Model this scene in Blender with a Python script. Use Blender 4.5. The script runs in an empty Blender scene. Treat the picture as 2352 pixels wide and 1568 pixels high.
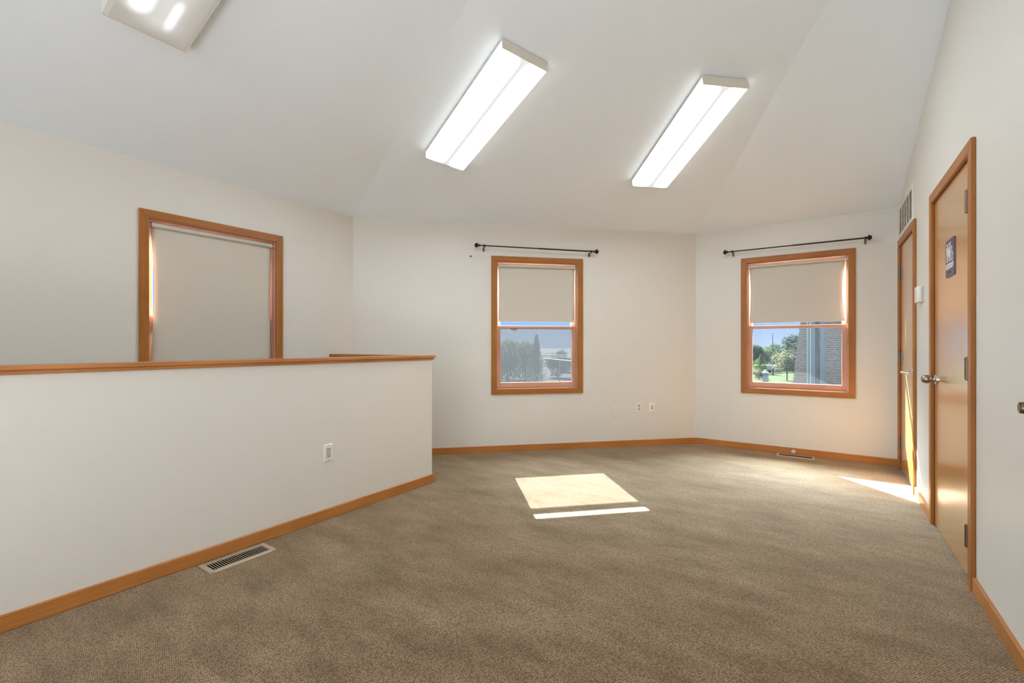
import bpy, bmesh, math, random
from mathutils import Vector, Matrix
R_ = math.radians
rnd = random.Random(7)
SC = bpy.context.scene
COL = SC.collection

# ------------------------------------------------------------------ room dimensions (metres, camera at origin)
XR, YB, XL, XH = 0.5793, 5.617, -3.934, -2.703
DC = 6.854                    # back left wall runs along Y = X + DC
EAVE = 2.438
SLOPE, SLOPE_B = 0.272, 0.293
YREAR = -4.0
# ------------------------------------------------------------------ camera
F_PX, CY = 1052.2, 793.16
CAM_H, YAW = 1.14, 34.276
cd = bpy.data.cameras.new('camera')
cd.sensor_fit = 'HORIZONTAL'; cd.sensor_width = 36.0
cd.lens = 36.0 * F_PX / 2352.0
cd.shift_y = (CY - 784.0) / 2352.0
cd.clip_start = 0.05; cd.clip_end = 2000
cam = bpy.data.objects.new('camera', cd); COL.objects.link(cam)
cam.location = (0, 0, CAM_H); cam.rotation_euler = (R_(90), 0, R_(YAW))
SC.camera = cam

# ------------------------------------------------------------------ view, sky, sun, big lights
SC.view_settings.view_transform = 'Standard'
SC.view_settings.look = 'None'
SC.view_settings.gamma = 1.0
SC.view_settings.use_curve_mapping = False
SC.view_settings.exposure = 0.87
SC.cycles.use_denoising = True
SC.cycles.max_bounces = 12
SC.cycles.diffuse_bounces = 6
SC.cycles.transparent_max_bounces = 24
SC.cycles.caustics_reflective = False
SC.cycles.caustics_refractive = False
SC.cycles.sample_clamp_indirect = 6.0

world = bpy.data.worlds.new('sky'); SC.world = world; world.use_nodes = True
nt = world.node_tree; nt.nodes.clear()
wo = nt.nodes.new('ShaderNodeOutputWorld'); bg = nt.nodes.new('ShaderNodeBackground')
tc = nt.nodes.new('ShaderNodeTexCoord'); sx = nt.nodes.new('ShaderNodeSeparateXYZ')
cr = nt.nodes.new('ShaderNodeValToRGB')
nt.links.new(tc.outputs['Generated'], sx.inputs[0]); nt.links.new(sx.outputs['Z'], cr.inputs[0])
e = cr.color_ramp.elements
e[0].position = 0.0; e[0].color = (0.54, 0.69, 0.94, 1)
e[1].position = 1.0; e[1].color = (0.13, 0.30, 0.72, 1)
m0 = e.new(0.026); m0.color = (0.44, 0.62, 0.93, 1)
m1 = e.new(0.055); m1.color = (0.32, 0.57, 1.0, 1)
m2 = e.new(0.35); m2.color = (0.20, 0.43, 0.88, 1)
nt.links.new(cr.outputs[0], bg.inputs[0]); bg.inputs[1].default_value = 0.58
nt.links.new(bg.outputs[0], wo.inputs[0])

SUN_EL = 35.6
sd = bpy.data.lights.new('sun', 'SUN'); sd.energy = 36.0; sd.angle = R_(0.5); sd.color = (1.0, 0.99, 0.98)
sun = bpy.data.objects.new('sun', sd); COL.objects.link(sun)
hd = Vector((0.677, -0.736, 0)).normalized()
sdir = Vector((hd.x * math.cos(R_(SUN_EL)), hd.y * math.cos(R_(SUN_EL)), -math.sin(R_(SUN_EL))))
sun.rotation_euler = sdir.to_track_quat('-Z', 'Y').to_euler(); sun.location = (-6, 9, 8)

# rectangular area lamps added as fill light
def area(name, loc, direction, w, h, power, color):
    d = bpy.data.lights.new(name, 'AREA'); d.shape = 'RECTANGLE'; d.size = w; d.size_y = h
    d.energy = power; d.color = color
    o = bpy.data.objects.new(name, d); COL.objects.link(o)
    o.location = loc; o.rotation_euler = Vector(direction).to_track_quat('-Z', 'Z').to_euler()
    return o
area('rear_fill', (-0.5, -3.90, 1.5), (0, 1, 0.05), 2.0, 2.0, 20, (0.90, 0.96, 1.0))  # fill lamp added behind the camera; the rear wall has no window
area('floor_fill', (-0.30, -1.2, 0.05), (0.1, 0.3, 1), 1.5, 2.4, 80, (0.95, 0.97, 1.0))  # upward fill lamp added at floor level behind the camera, brightens the ceiling
# fill lamps added outside above the two far windows, shining in under the blinds
area('outdoor_fill_far', (-0.25, YB + 2.0, 3.1), (0.05, -1, -0.85), 3.0, 1.8, 1600, (0.72, 0.88, 1.0))
area('outdoor_fill_back', (-DC / 2 + 0.85 - 1.4, DC / 2 + 0.85 + 1.4, 3.1), (0.7, -0.7, -0.85), 3.0, 1.8, 1100, (0.72, 0.88, 1.0))
LENS_BOTTOM, LENS_SIDE = 24.0, 0.95

S2 = math.sqrt(0.5)
FR = {  # wall frames: point = origin + u*U + d*N (d grows into the room) + z
    'left':  (Vector((XL, 0, 0)), Vector((0, 1, 0)), Vector((1, 0, 0))),
    'back':  (Vector((-DC / 2, DC / 2, 0)), Vector((S2, S2, 0)), Vector((S2, -S2, 0))),
    'far':   (Vector((0, YB, 0)), Vector((1, 0, 0)), Vector((0, -1, 0))),
    'right': (Vector((XR, 0, 0)), Vector((0, 1, 0)), Vector((-1, 0, 0))),
    'stair': (Vector((XH, 0, 0)), Vector((0, 1, 0)), Vector((1, 0, 0))),
    'floor': None,
}
def W(fr, u, d, z):
    if fr is None: return Vector((u, d, z))
    o, U, N = FR[fr]
    return o + U * u + N * d + Vector((0, 0, z))

# ------------------------------------------------------------------ helpers
class MB:
    """collects shapes in one bmesh, written in the frame of a wall"""
    def __init__(s, fr=None): s.bm = bmesh.new(); s.fr = fr
    def poly(s, pts):
        return s.bm.faces.new([s.bm.verts.new(W(s.fr, *p)) for p in pts])
    def prism(s, pts, axis, a, b):
        """polygon pts swept along axis ('u','d','z') from a to b; pts hold the other two coordinates in u,d,z order"""
        def full(p, t):
            return {'u': (t, p[0], p[1]), 'd': (p[0], t, p[1]), 'z': (p[0], p[1], t)}[axis]
        lo = [s.bm.verts.new(W(s.fr, *full(p, a))) for p in pts]
        hi = [s.bm.verts.new(W(s.fr, *full(p, b))) for p in pts]
        n = len(pts)
        s.bm.faces.new(lo); s.bm.faces.new(hi[::-1])
        for i in range(n):
            s.bm.faces.new([lo[i], hi[i], hi[(i + 1) % n], lo[(i + 1) % n]])
        return s
    def box(s, u0, u1, d0, d1, z0, z1):
        return s.prism([(u0, d0), (u1, d0), (u1, d1), (u0, d1)], 'z', z0, z1)
    def tube(s, pts, r, n=10, cap=True):
        P = [W(s.fr, *p) for p in pts]; rings = []
        rr = r if isinstance(r, (list, tuple)) else [r] * len(P)
        up = None
        for i, p in enumerate(P):
            t = (P[min(i + 1, len(P) - 1)] - P[max(i - 1, 0)]).normalized()
            if up is None:
                up = Vector((0, 0, 1)) if abs(t.z) < 0.9 else Vector((1, 0, 0))
            a = (up - t * up.dot(t)).normalized(); b = t.cross(a); up = a
            rings.append([s.bm.verts.new(p + (a * math.cos(2 * math.pi * k / n) + b * math.sin(2 * math.pi * k / n)) * rr[i]) for k in range(n)])
        for A, B in zip(rings, rings[1:]):
            for k in range(n):
                s.bm.faces.new([A[k], A[(k + 1) % n], B[(k + 1) % n], B[k]])
        if cap:
            s.bm.faces.new(rings[0][::-1]); s.bm.faces.new(rings[-1])
        return s
    def lathe(s, c, axis, prof, n=20):
        """prof = [(distance along axis, radius)], axis and centre in frame coordinates"""
        o = Vector(c); ax = Vector(axis)
        pts = [tuple(o + ax * t) for t, r in prof]
        return s.tube(pts, [max(r, 1e-4) for t, r in prof], n)
    def bevel(s, w, seg=1):
        bmesh.ops.remove_doubles(s.bm, verts=s.bm.verts, dist=1e-6)
        bmesh.ops.recalc_face_normals(s.bm, faces=s.bm.faces)
        es = [ed for ed in s.bm.edges if len(ed.link_faces) == 2 and ed.calc_face_angle(0) > R_(25)]
        bmesh.ops.bevel(s.bm, geom=es, offset=w, segments=seg, affect='EDGES', profile=0.5, clamp_overlap=True)
        return s
    def build(s, name, m, parent=None, smooth=False, origin=None, **props):
        bmesh.ops.recalc_face_normals(s.bm, faces=s.bm.faces)
        me = bpy.data.meshes.new(name)
        o = bpy.data.objects.new(name, me); COL.objects.link(o)
        if parent is None and origin is not None:
            bmesh.ops.translate(s.bm, verts=s.bm.verts, vec=-Vector(origin)); o.location = origin
        elif parent is not None:
            off = Vector((0, 0, 0)); q = parent
            while q is not None: off += q.location; q = q.parent
            bmesh.ops.translate(s.bm, verts=s.bm.verts, vec=-off)
            o.parent = parent
        s.bm.to_mesh(me); s.bm.free()
        if smooth:
            for p in me.polygons: p.use_smooth = True
            try: me.set_sharp_from_angle(angle=R_(40))
            except Exception: pass
        for mm in (m if isinstance(m, (list, tuple)) else [m]): me.materials.append(mm)
        for k, v in props.items(): o[k] = v
        return o

def tag(o, label=None, cat=None, group=None, kind=None):
    if label: o['label'] = label
    if cat: o['category'] = cat
    if group: o['group'] = group
    if kind: o['kind'] = kind
    return o

def thing(name, loc, label, cat, group=None, kind=None):
    o = bpy.data.objects.new(name, None); COL.objects.link(o)
    o.location = loc; o.empty_display_size = 0.1
    return tag(o, label, cat, group, kind)

def copy_tree(o, parent=None):
    c = o.copy(); COL.objects.link(c); c.parent = parent
    for ch in list(o.children): copy_tree(ch, c)
    return c

# ------------------------------------------------------------------ materials
def mat(name):
    m = bpy.data.materials.new(name); m.use_nodes = True
    n = m.node_tree; n.nodes.clear()
    out = n.nodes.new('ShaderNodeOutputMaterial')
    return m, n, out
def principled(name, color, rough=0.5, metal=0.0, spec=0.5, bump=None, sheen=0.0, coat=0.0):
    m, n, out = mat(name)
    b = n.nodes.new('ShaderNodeBsdfPrincipled')
    b.inputs['Base Color'].default_value = (*color, 1)
    b.inputs['Roughness'].default_value = rough
    b.inputs['Metallic'].default_value = metal
    b.inputs['Specular IOR Level'].default_value = spec
    b.inputs['Sheen Weight'].default_value = sheen
    b.inputs['Coat Weight'].default_value = coat
    n.links.new(b.outputs[0], out.inputs[0])
    if bump:
        sc, st, dist = bump
        t = n.nodes.new('ShaderNodeTexCoord'); no = n.nodes.new('ShaderNodeTexNoise')
        no.inputs['Scale'].default_value = sc; no.inputs['Detail'].default_value = 3
        bp = n.nodes.new('ShaderNodeBump'); bp.inputs['Strength'].default_value = st; bp.inputs['Distance'].default_value = dist
        n.links.new(t.outputs['Object'], no.inputs['Vector'])
        n.links.new(no.outputs['Fac'], bp.inputs['Height']); n.links.new(bp.outputs[0], b.inputs['Normal'])
    return m

def wood(name, dark, light, vertical, rough=0.35, fine=1.0, coat=0.0):
    """straight-grained stained fir; grain runs along z when vertical"""
    m, n, out = mat(name)
    b = n.nodes.new('ShaderNodeBsdfPrincipled'); b.inputs['Roughness'].default_value = rough
    b.inputs['Specular IOR Level'].default_value = 0.25; b.inputs['Coat Weight'].default_value = coat; b.inputs['Coat IOR'].default_value = 1.8; b.inputs['Coat Roughness'].default_value = 0.22
    t = n.nodes.new('ShaderNodeTexCoord'); mp = n.nodes.new('ShaderNodeMapping')
    mp.inputs['Scale'].default_value = (45 * fine, 45 * fine, 1.6) if vertical else (1.6, 1.6, 60 * fine)
    n1 = n.nodes.new('ShaderNodeTexNoise'); n1.inputs['Scale'].default_value = 1.0; n1.inputs['Detail'].default_value = 5
    n1.inputs['Distortion'].default_value = 0.6
    n2 = n.nodes.new('ShaderNodeTexNoise'); n2.inputs['Scale'].default_value = 3.0; n2.inputs['Detail'].default_value = 2
    ad = n.nodes.new('ShaderNodeMath'); ad.operation = 'MULTIPLY_ADD'; ad.inputs[1].default_value = 0.55
    mu = n.nodes.new('ShaderNodeMath'); mu.operation = 'MULTIPLY'; mu.inputs[1].default_value = 0.45
    r = n.nodes.new('ShaderNodeValToRGB')
    r.color_ramp.elements[0].position = 0.33; r.color_ramp.elements[0].color = (*dark, 1)
    r.color_ramp.elements[1].position = 0.68; r.color_ramp.elements[1].color = (*light, 1)
    n.links.new(t.outputs['Object'], mp.inputs[0]); n.links.new(mp.outputs[0], n1.inputs['Vector'])
    n.links.new(t.outputs['Object'], n2.inputs['Vector'])
    n.links.new(n2.outputs['Fac'], mu.inputs[0])
    n.links.new(n1.outputs['Fac'], ad.inputs[0]); n.links.new(mu.outputs[0], ad.inputs[2])
    n.links.new(ad.outputs[0], r.inputs[0]); n.links.new(r.outputs[0], b.inputs['Base Color'])
    n.links.new(b.outputs[0], out.inputs[0])
    return m

def carpet():
    m, n, out = mat('carpet')
    b = n.nodes.new('ShaderNodeBsdfPrincipled'); b.inputs['Roughness'].default_value = 0.95
    b.inputs['Specular IOR Level'].default_value = 0.15
    b.inputs['Sheen Weight'].default_value = 0.4; b.inputs['Sheen Tint'].default_value = (1.0, 0.85, 0.66, 1); b.inputs['Sheen Roughness'].default_value = 0.5
    t = n.nodes.new('ShaderNodeTexCoord')
    mp = n.nodes.new('ShaderNodeMapping'); mp.inputs['Rotation'].default_value = (0, 0, R_(24)); mp.inputs['Scale'].default_value = (115, 165, 1)
    vo = n.nodes.new('ShaderNodeTexVoronoi'); vo.inputs['Scale'].default_value = 1.0; vo.inputs['Randomness'].default_value = 0.42
    n.links.new(t.outputs['Object'], mp.inputs[0]); n.links.new(mp.outputs[0], vo.inputs['Vector'])
    big = n.nodes.new('ShaderNodeTexNoise'); big.inputs['Scale'].default_value = 2.6; big.inputs['Detail'].default_value = 5; big.inputs['Roughness'].default_value = 0.62
    mp2 = n.nodes.new('ShaderNodeMapping'); mp2.inputs['Rotation'].default_value = (0, 0, R_(40)); mp2.inputs['Scale'].default_value = (1.0, 2.4, 1)
    n.links.new(t.outputs['Object'], mp2.inputs[0]); n.links.new(mp2.outputs[0], big.inputs['Vector'])
    r1 = n.nodes.new('ShaderNodeValToRGB')
    r1.color_ramp.elements[0].position = 0.3; r1.color_ramp.elements[0].color = (0.200, 0.127, 0.062, 1)
    r1.color_ramp.elements[1].position = 0.7; r1.color_ramp.elements[1].color = (0.430, 0.310, 0.190, 1)
    n.links.new(big.outputs['Fac'], r1.inputs[0])
    r2 = n.nodes.new('ShaderNodeValToRGB')
    r2.color_ramp.elements[0].position = 0.05; r2.color_ramp.elements[0].color = (1.30, 1.30, 1.30, 1)
    r2.color_ramp.elements[1].position = 0.66; r2.color_ramp.elements[1].color = (0.22, 0.19, 0.16, 1)
    n.links.new(vo.outputs['Distance'], r2.inputs[0])
    mx = n.nodes.new('ShaderNodeMix'); mx.data_type = 'RGBA'; mx.blend_type = 'MULTIPLY'; mx.inputs[0].default_value = 1.0
    n.links.new(r1.outputs[0], mx.inputs[6]); n.links.new(r2.outputs[0], mx.inputs[7])
    n.links.new(mx.outputs[2], b.inputs['Base Color'])
    bp = n.nodes.new('ShaderNodeBump'); bp.invert = True; bp.inputs['Strength'].default_value = 0.55; bp.inputs['Distance'].default_value = 0.004
    n.links.new(vo.outputs['Distance'], bp.inputs['Height']); n.links.new(bp.outputs[0], b.inputs['Normal'])
    n.links.new(b.outputs[0], out.inputs[0])
    return m

def glass_mat():
    m, n, out = mat('window_glass')
    tr = n.nodes.new('ShaderNodeBsdfTransparent'); tr.inputs[0].default_value = (0.97, 0.985, 0.98, 1)
    gl = n.nodes.new('ShaderNodeBsdfGlossy'); gl.inputs['Roughness'].default_value = 0.02
    fr = n.nodes.new('ShaderNodeFresnel'); fr.inputs[0].default_value = 1.25
    mx = n.nodes.new('ShaderNodeMixShader')
    ge = n.nodes.new('ShaderNodeNewGeometry'); fx = n.nodes.new('ShaderNodeMath'); fx.operation = 'SUBTRACT'; fx.use_clamp = True
    n.links.new(fr.outputs[0], fx.inputs[0]); n.links.new(ge.outputs['Backfacing'], fx.inputs[1])   # reflect on the entry face only
    n.links.new(fx.outputs[0], mx.inputs[0]); n.links.new(tr.outputs[0], mx.inputs[1]); n.links.new(gl.outputs[0], mx.inputs[2])
    n.links.new(mx.outputs[0], out.inputs[0]); return m

def screen_mat(name, cover, color):
    """fine insect mesh: mostly open, threads catch the light"""
    m, n, out = mat(name)
    tr = n.nodes.new('ShaderNodeBsdfTransparent')
    df = n.nodes.new('ShaderNodeBsdfDiffuse'); df.inputs[0].default_value = (*color, 1)
    tl = n.nodes.new('ShaderNodeBsdfTranslucent'); tl.inputs[0].default_value = (*color, 1)
    half = n.nodes.new('ShaderNodeMixShader'); half.inputs[0].default_value = 0.5
    mx = n.nodes.new('ShaderNodeMixShader'); mx.inputs[0].default_value = cover
    n.links.new(df.outputs[0], half.inputs[1]); n.links.new(tl.outputs[0], half.inputs[2])
    n.links.new(tr.outputs[0], mx.inputs[1]); n.links.new(half.outputs[0], mx.inputs[2])
    n.links.new(mx.outputs[0], out.inputs[0]); return m

def leaf_mat(name, a, b_):
    m, n, out = mat(name)
    b = n.nodes.new('ShaderNodeBsdfPrincipled'); b.inputs['Roughness'].default_value = 0.8; b.inputs['Specular IOR Level'].default_value = 0.05
    t = n.nodes.new('ShaderNodeTexCoord'); no = n.nodes.new('ShaderNodeTexNoise'); no.inputs['Scale'].default_value = 1.1
    r = n.nodes.new('ShaderNodeValToRGB')
    r.color_ramp.elements[0].position = 0.35; r.color_ramp.elements[0].color = (*a, 1)
    r.color_ramp.elements[1].position = 0.65; r.color_ramp.elements[1].color = (*b_, 1)
    tl = n.nodes.new('ShaderNodeBsdfTranslucent'); mx = n.nodes.new('ShaderNodeMixShader'); mx.inputs[0].default_value = 0.3
    n.links.new(t.outputs['Object'], no.inputs['Vector']); n.links.new(no.outputs['Fac'], r.inputs[0])
    n.links.new(r.outputs[0], b.inputs['Base Color']); n.links.new(r.outputs[0], tl.inputs[0])
    n.links.new(b.outputs[0], mx.inputs[1]); n.links.new(tl.outputs[0], mx.inputs[2]); n.links.new(mx.outputs[0], out.inputs[0])
    return m

def noisy(name, a, b_, scale, rough=0.8, stretch=(1, 1, 1)):
    m, n, out = mat(name)
    b = n.nodes.new('ShaderNodeBsdfPrincipled'); b.inputs['Roughness'].default_value = rough; b.inputs['Specular IOR Level'].default_value = 0.05
    t = n.nodes.new('ShaderNodeTexCoord'); mp = n.nodes.new('ShaderNodeMapping'); mp.inputs['Scale'].default_value = stretch
    no = n.nodes.new('ShaderNodeTexNoise'); no.inputs['Scale'].default_value = scale; no.inputs['Detail'].default_value = 4
    r = n.nodes.new('ShaderNodeValToRGB')
    r.color_ramp.elements[0].position = 0.35; r.color_ramp.elements[0].color = (*a, 1)
    r.color_ramp.elements[1].position = 0.65; r.color_ramp.elements[1].color = (*b_, 1)
    n.links.new(t.outputs['Object'], mp.inputs[0]); n.links.new(mp.outputs[0], no.inputs['Vector'])
    n.links.new(no.outputs['Fac'], r.inputs[0]); n.links.new(r.outputs[0], b.inputs['Base Color']); n.links.new(b.outputs[0], out.inputs[0])
    return m

def lens_mat(name, bottom, side, tubes):
    """prismatic lens of a lamp: local x runs along the tubes, y across, both from -1 to 1 in the UV map.
    tubes = [(y centre, x start, x end, level)]"""
    m, n, out = mat(name)
    em = n.nodes.new('ShaderNodeEmission'); em.inputs[0].default_value = (0.87, 0.955, 1.0, 1)
    uv = n.nodes.new('ShaderNodeUVMap'); sp = n.nodes.new('ShaderNodeSeparateXYZ'); n.links.new(uv.outputs[0], sp.inputs[0])
    def mth(op, a, b=None, c=None, clamp=False):
        k = n.nodes.new('ShaderNodeMath'); k.operation = op; k.use_clamp = clamp
        for i, v in enumerate((a, b, c)):
            if v is None: continue
            if isinstance(v, (int, float)): k.inputs[i].default_value = v
            else: n.links.new(v, k.inputs[i])
        return k.outputs[0]
    def ss(v, lo, hi):
        k = n.nodes.new('ShaderNodeMapRange'); k.interpolation_type = 'SMOOTHSTEP'
        k.inputs[1].default_value = lo; k.inputs[2].default_value = hi
        n.links.new(v, k.inputs[0]); return k.outputs[0]
    x, y, zf = sp.outputs[0], sp.outputs[1], None
    total = None
    for yc, x0, x1, wy, lev in tubes:
        g = mth('SUBTRACT', y, yc); g = mth('DIVIDE', g, wy); g = mth('MULTIPLY', g, g); g = mth('MULTIPLY', g, -1.0); g = mth('EXPONENT', g)
        g = mth('MULTIPLY', g, ss(x, x0 - 0.07, x0 + 0.10)); g = mth('MULTIPLY', g, mth('SUBTRACT', 1.0, ss(x, x1 - 0.10, x1 + 0.07)))
        g = mth('MULTIPLY', g, lev)
        total = g if total is None else mth('MAXIMUM', total, g)
    st = mth('MULTIPLY_ADD', total, bottom, side)
    n.links.new(st, em.inputs[1])
    df = n.nodes.new('ShaderNodeBsdfPrincipled'); df.inputs['Base Color'].default_value = (0.62, 0.61, 0.57, 1); df.inputs['Roughness'].default_value = 0.35
    ad = n.nodes.new('ShaderNodeAddShader'); n.links.new(em.outputs[0], ad.inputs[0]); n.links.new(df.outputs[0], ad.inputs[1])
    n.links.new(ad.outputs[0], out.inputs[0])
    return m

def side_mat(name, level):
    m, n, out = mat(name)
    em = n.nodes.new('ShaderNodeEmission'); em.inputs[0].default_value = (1.0, 0.97, 0.92, 1); em.inputs[1].default_value = level
    df = n.nodes.new('ShaderNodeBsdfPrincipled'); df.inputs['Base Color'].default_value = (0.6, 0.59, 0.54, 1)
    ad = n.nodes.new('ShaderNodeAddShader'); n.links.new(em.outputs[0], ad.inputs[0]); n.links.new(df.outputs[0], ad.inputs[1])
    n.links.new(ad.outputs[0], out.inputs[0]); return m

M = {}
M['wall'] = principled('wall_paint', (0.700, 0.680, 0.635), 0.42, spec=0.5, bump=(110, 0.34, 0.003))
M['ceiling'] = principled('ceiling_paint', (0.85, 0.925, 0.985), 0.8, spec=0.15, bump=(110, 0.2, 0.003))
M['carpet'] = carpet()
M['wood_v'] = wood('stained_fir_upright', (0.295, 0.105, 0.022), (0.420, 0.172, 0.044), True)
M['wood_h'] = wood('stained_fir_level', (0.295, 0.105, 0.022), (0.420, 0.172, 0.044), False)
M['base'] = wood('baseboard_fir', (0.375, 0.142, 0.034), (0.510, 0.220, 0.066), False, rough=0.3)
M['cap'] = wood('cap_fir', (0.36, 0.135, 0.045), (0.56, 0.25, 0.090), False, rough=0.3)
M['sash_v'] = wood('sash_fir_upright', (0.47, 0.235, 0.155), (0.64, 0.375, 0.275), True)
M['sash_h'] = wood('sash_fir_level', (0.47, 0.235, 0.155), (0.64, 0.375, 0.275), False)
M['door'] = wood('door_veneer', (0.470, 0.225, 0.055), (0.570, 0.300, 0.088), True, rough=0.26, fine=1.6, coat=1.0)
M['blind'] = principled('blind_fabric', (0.60, 0.565, 0.50), 0.85, spec=0.1, bump=(500, 0.05, 0.001))
M['plastic'] = principled('white_plastic', (0.80, 0.785, 0.74), 0.35)
M['plate_paint'] = principled('painted_plate', (0.715, 0.678, 0.615), 0.45)
M['grey_plastic'] = principled('grey_plastic', (0.50, 0.50, 0.49), 0.4)
M['ivory'] = principled('ivory_plastic', (0.72, 0.69, 0.61), 0.4)
M['dark'] = principled('dark_gap', (0.006, 0.005, 0.004), 0.9, spec=0.05)
M['black'] = principled('black_metal', (0.012, 0.010, 0.009), 0.35, metal=0.3)
M['nickel'] = principled('satin_nickel', (0.72, 0.70, 0.67), 0.25, metal=1.0)
M['bronze'] = principled('aged_bronze', (0.22, 0.165, 0.115), 0.35, metal=0.9)
M['knob'] = principled('antique_brass', (0.42, 0.36, 0.29), 0.2, metal=1.0)
M['register'] = principled('tan_register_steel', (0.43, 0.345, 0.26), 0.4)
M['grille'] = principled('painted_grille', (0.76, 0.74, 0.68), 0.5)
M['cream'] = principled('cream_end_cap', (0.68, 0.64, 0.55), 0.5)
M['sign'] = principled('plum_sign', (0.075, 0.060, 0.125), 0.4)
M['white'] = principled('white_print', (0.85, 0.85, 0.85), 0.5)
M['glass'] = glass_mat()
M['screen_dusty'] = screen_mat('dusty_insect_mesh', 0.71, (0.0262, 0.0265, 0.0278))
M['screen'] = screen_mat('insect_mesh', 0.10, (0.05, 0.055, 0.06))
M['clear'] = principled('cloudy_rubber', (0.62, 0.58, 0.52), 0.25)
M['paper'] = principled('pale_label', (0.62, 0.58, 0.58), 0.7)
M['cord'] = principled('thin_cord', (0.58, 0.53, 0.45), 0.8)
M['lawn'] = noisy('lawn', (0.022, 0.041, 0.009), (0.030, 0.054, 0.013), 0.7, 0.9)
M['leaf_dark'] = leaf_mat('leaf_dark', (0.025, 0.055, 0.035), (0.07, 0.115, 0.062))
M['leaf_mid'] = leaf_mat('leaf_mid', (0.06, 0.10, 0.038), (0.15, 0.19, 0.09))
M['leaf_lime'] = leaf_mat('leaf_lime', (0.08, 0.145, 0.03), (0.15, 0.22, 0.06))
M['leaf_pale'] = leaf_mat('leaf_pale', (0.10, 0.125, 0.065), (0.28, 0.265, 0.155))
M['bark'] = noisy('bark', (0.10, 0.075, 0.055), (0.2, 0.16, 0.12), 6, 0.9, (1, 1, 0.2))
M['shingle'] = noisy('weathered_shingle', (0.62, 0.40, 0.32), (0.86, 0.60, 0.50), 3.0, 0.9, (2, 1, 6))
M['slate_paint'] = principled('blue_grey_paint', (0.50, 0.42, 0.47), 0.6)
M['stain'] = noisy('stained_boards', (0.20, 0.145, 0.13), (0.36, 0.27, 0.25), 5, 0.8, (6, 6, 0.4))
M['trim_white'] = principled('white_trim', (0.93, 0.80, 0.73), 0.5)
M['grey_box'] = principled('grey_enamel', (0.30, 0.33, 0.38), 0.4)
M['grey_wall'] = principled('grey_block', (0.34, 0.35, 0.37), 0.8)

# ------------------------------------------------------------------ setting: floor, ceiling, walls
f = MB()
plan = [(XL - .16, YREAR - .16), (XR + .16, YREAR - .16), (XR + .16, YB + .16), (YB - DC - .07, YB + .16), (XL - .16, XL + DC + .07)]
f.prism(plan, 'z', -0.25, 0.0)
tag(f.build('floor', M['carpet']), 'beige brown loop pile carpet covering the whole room', 'floor', kind='structure')

def zL(x, y): return EAVE + SLOPE * (x - XL)
def zA(x, y): return EAVE + SLOPE * (DC + x - y) * S2
def zB(x, y): return EAVE + SLOPE_B * (YB - y)
def clip(poly, fn):
    out = []
    for i, p in enumerate(poly):
        q = poly[(i + 1) % len(poly)]; a, b = fn(*p), fn(*q)
        if a >= 0: out.append(p)
        if (a >= 0) != (b >= 0):
            t = a / (a - b); out.append((p[0] + (q[0] - p[0]) * t, p[1] + (q[1] - p[1]) * t))
    return out
rect = [(XL - .13, YREAR - .13), (XR + .13, YREAR - .13), (XR + .13, YB + .13), (XL - .13, YB + .13)]
rect = clip(rect, lambda x, y: DC + x - y + .13 / S2)
cb = MB()
for me_, others in ((zL, (zA, zB)), (zA, (zL, zB)), (zB, (zL, zA))):
    p = rect
    for ot in others: p = clip(p, lambda x, y: ot(x, y) - me_(x, y))
    lo = [cb.bm.verts.new((x, y, me_(x, y))) for x, y in p]; hi = [cb.bm.verts.new((x, y, me_(x, y) + .12)) for x, y in p]
    cb.bm.faces.new(lo); cb.bm.faces.new(hi[::-1])
    for i in range(len(p)):
        cb.bm.faces.new([lo[i], hi[i], hi[(i + 1) % len(p)], lo[(i + 1) % len(p)]])
tag(cb.build('ceiling', M['ceiling']), 'white sloped ceiling with soft hip creases', 'ceiling', kind='structure')

WALL_T = 0.14
def wall(name, fr, u0, u1, z1, holes, label, t=WALL_T, z0=-0.2):
    mb = MB(fr)
    us = sorted({u0, u1} | {h[0] for h in holes} | {h[1] for h in holes})
    for a, b in zip(us, us[1:]):
        col = sorted([h for h in holes if h[0] <= a + 1e-6 and h[1] >= b - 1e-6], key=lambda h: h[2])
        z = z0
        for h in col:
            if h[2] > z: mb.box(a, b, -t, 0, z, h[2])
            z = h[3]
        mb.box(a, b, -t, 0, z, z1)
    bmesh.ops.remove_doubles(mb.bm, verts=mb.bm.verts, dist=1e-5)
    # drop the inner faces shared by two neighbouring cells
    seen = {}
    for fc in mb.bm.faces:
        seen.setdefault(tuple(sorted(v.index for v in fc.verts)), []).append(fc)
    return tag(mb.build(name, M['wall']), label, 'wall', kind='structure')

CW = 0.058                                  # casing width
WIN = {  # outer casing rectangles (u0,u1,z0,z1)
    'left': (1.166, 2.187, 0.615, 2.095),
    'back': (0.693, 1.714, 0.615, 2.095),
    'far':  (-0.761, 0.254, 0.618, 2.097),
}
def hole(w):
    u0, u1, z0, z1 = WIN[w]; k = CW - 0.012
    return (u0 + k, u1 - k, z0 + k, z1 - k)
UA0 = (XL + XL + DC) * S2; UA1 = (YB - DC + YB) * S2
wall('wall_left', 'left', YREAR - .14, XL + DC + .06, 2.50, [hole('left')], 'cream painted left wall with the fully blinded window')
wall('wall_back', 'back', UA0 - .06, UA1 + .06, 2.50, [hole('back')], 'cream painted diagonal back wall with the middle window')
wall('wall_far', 'far', YB - DC - .06, XR + .14, 2.50, [hole('far')], 'cream painted far wall with the right hand window')
DOORS = {'door_1': (2.955, 3.982), 'door_2': (4.605, 5.530), 'door_3': (1.195, 2.212)}
DTOP = 2.106
dh = [(a + .05, b - .05, -0.2, DTOP - .05) for a, b in DOORS.values()]
wall('wall_right', 'right', YREAR - .14, YB + .14, 3.85, dh, 'cream painted right wall with the two flush wooden doors', t=0.12)
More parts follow.
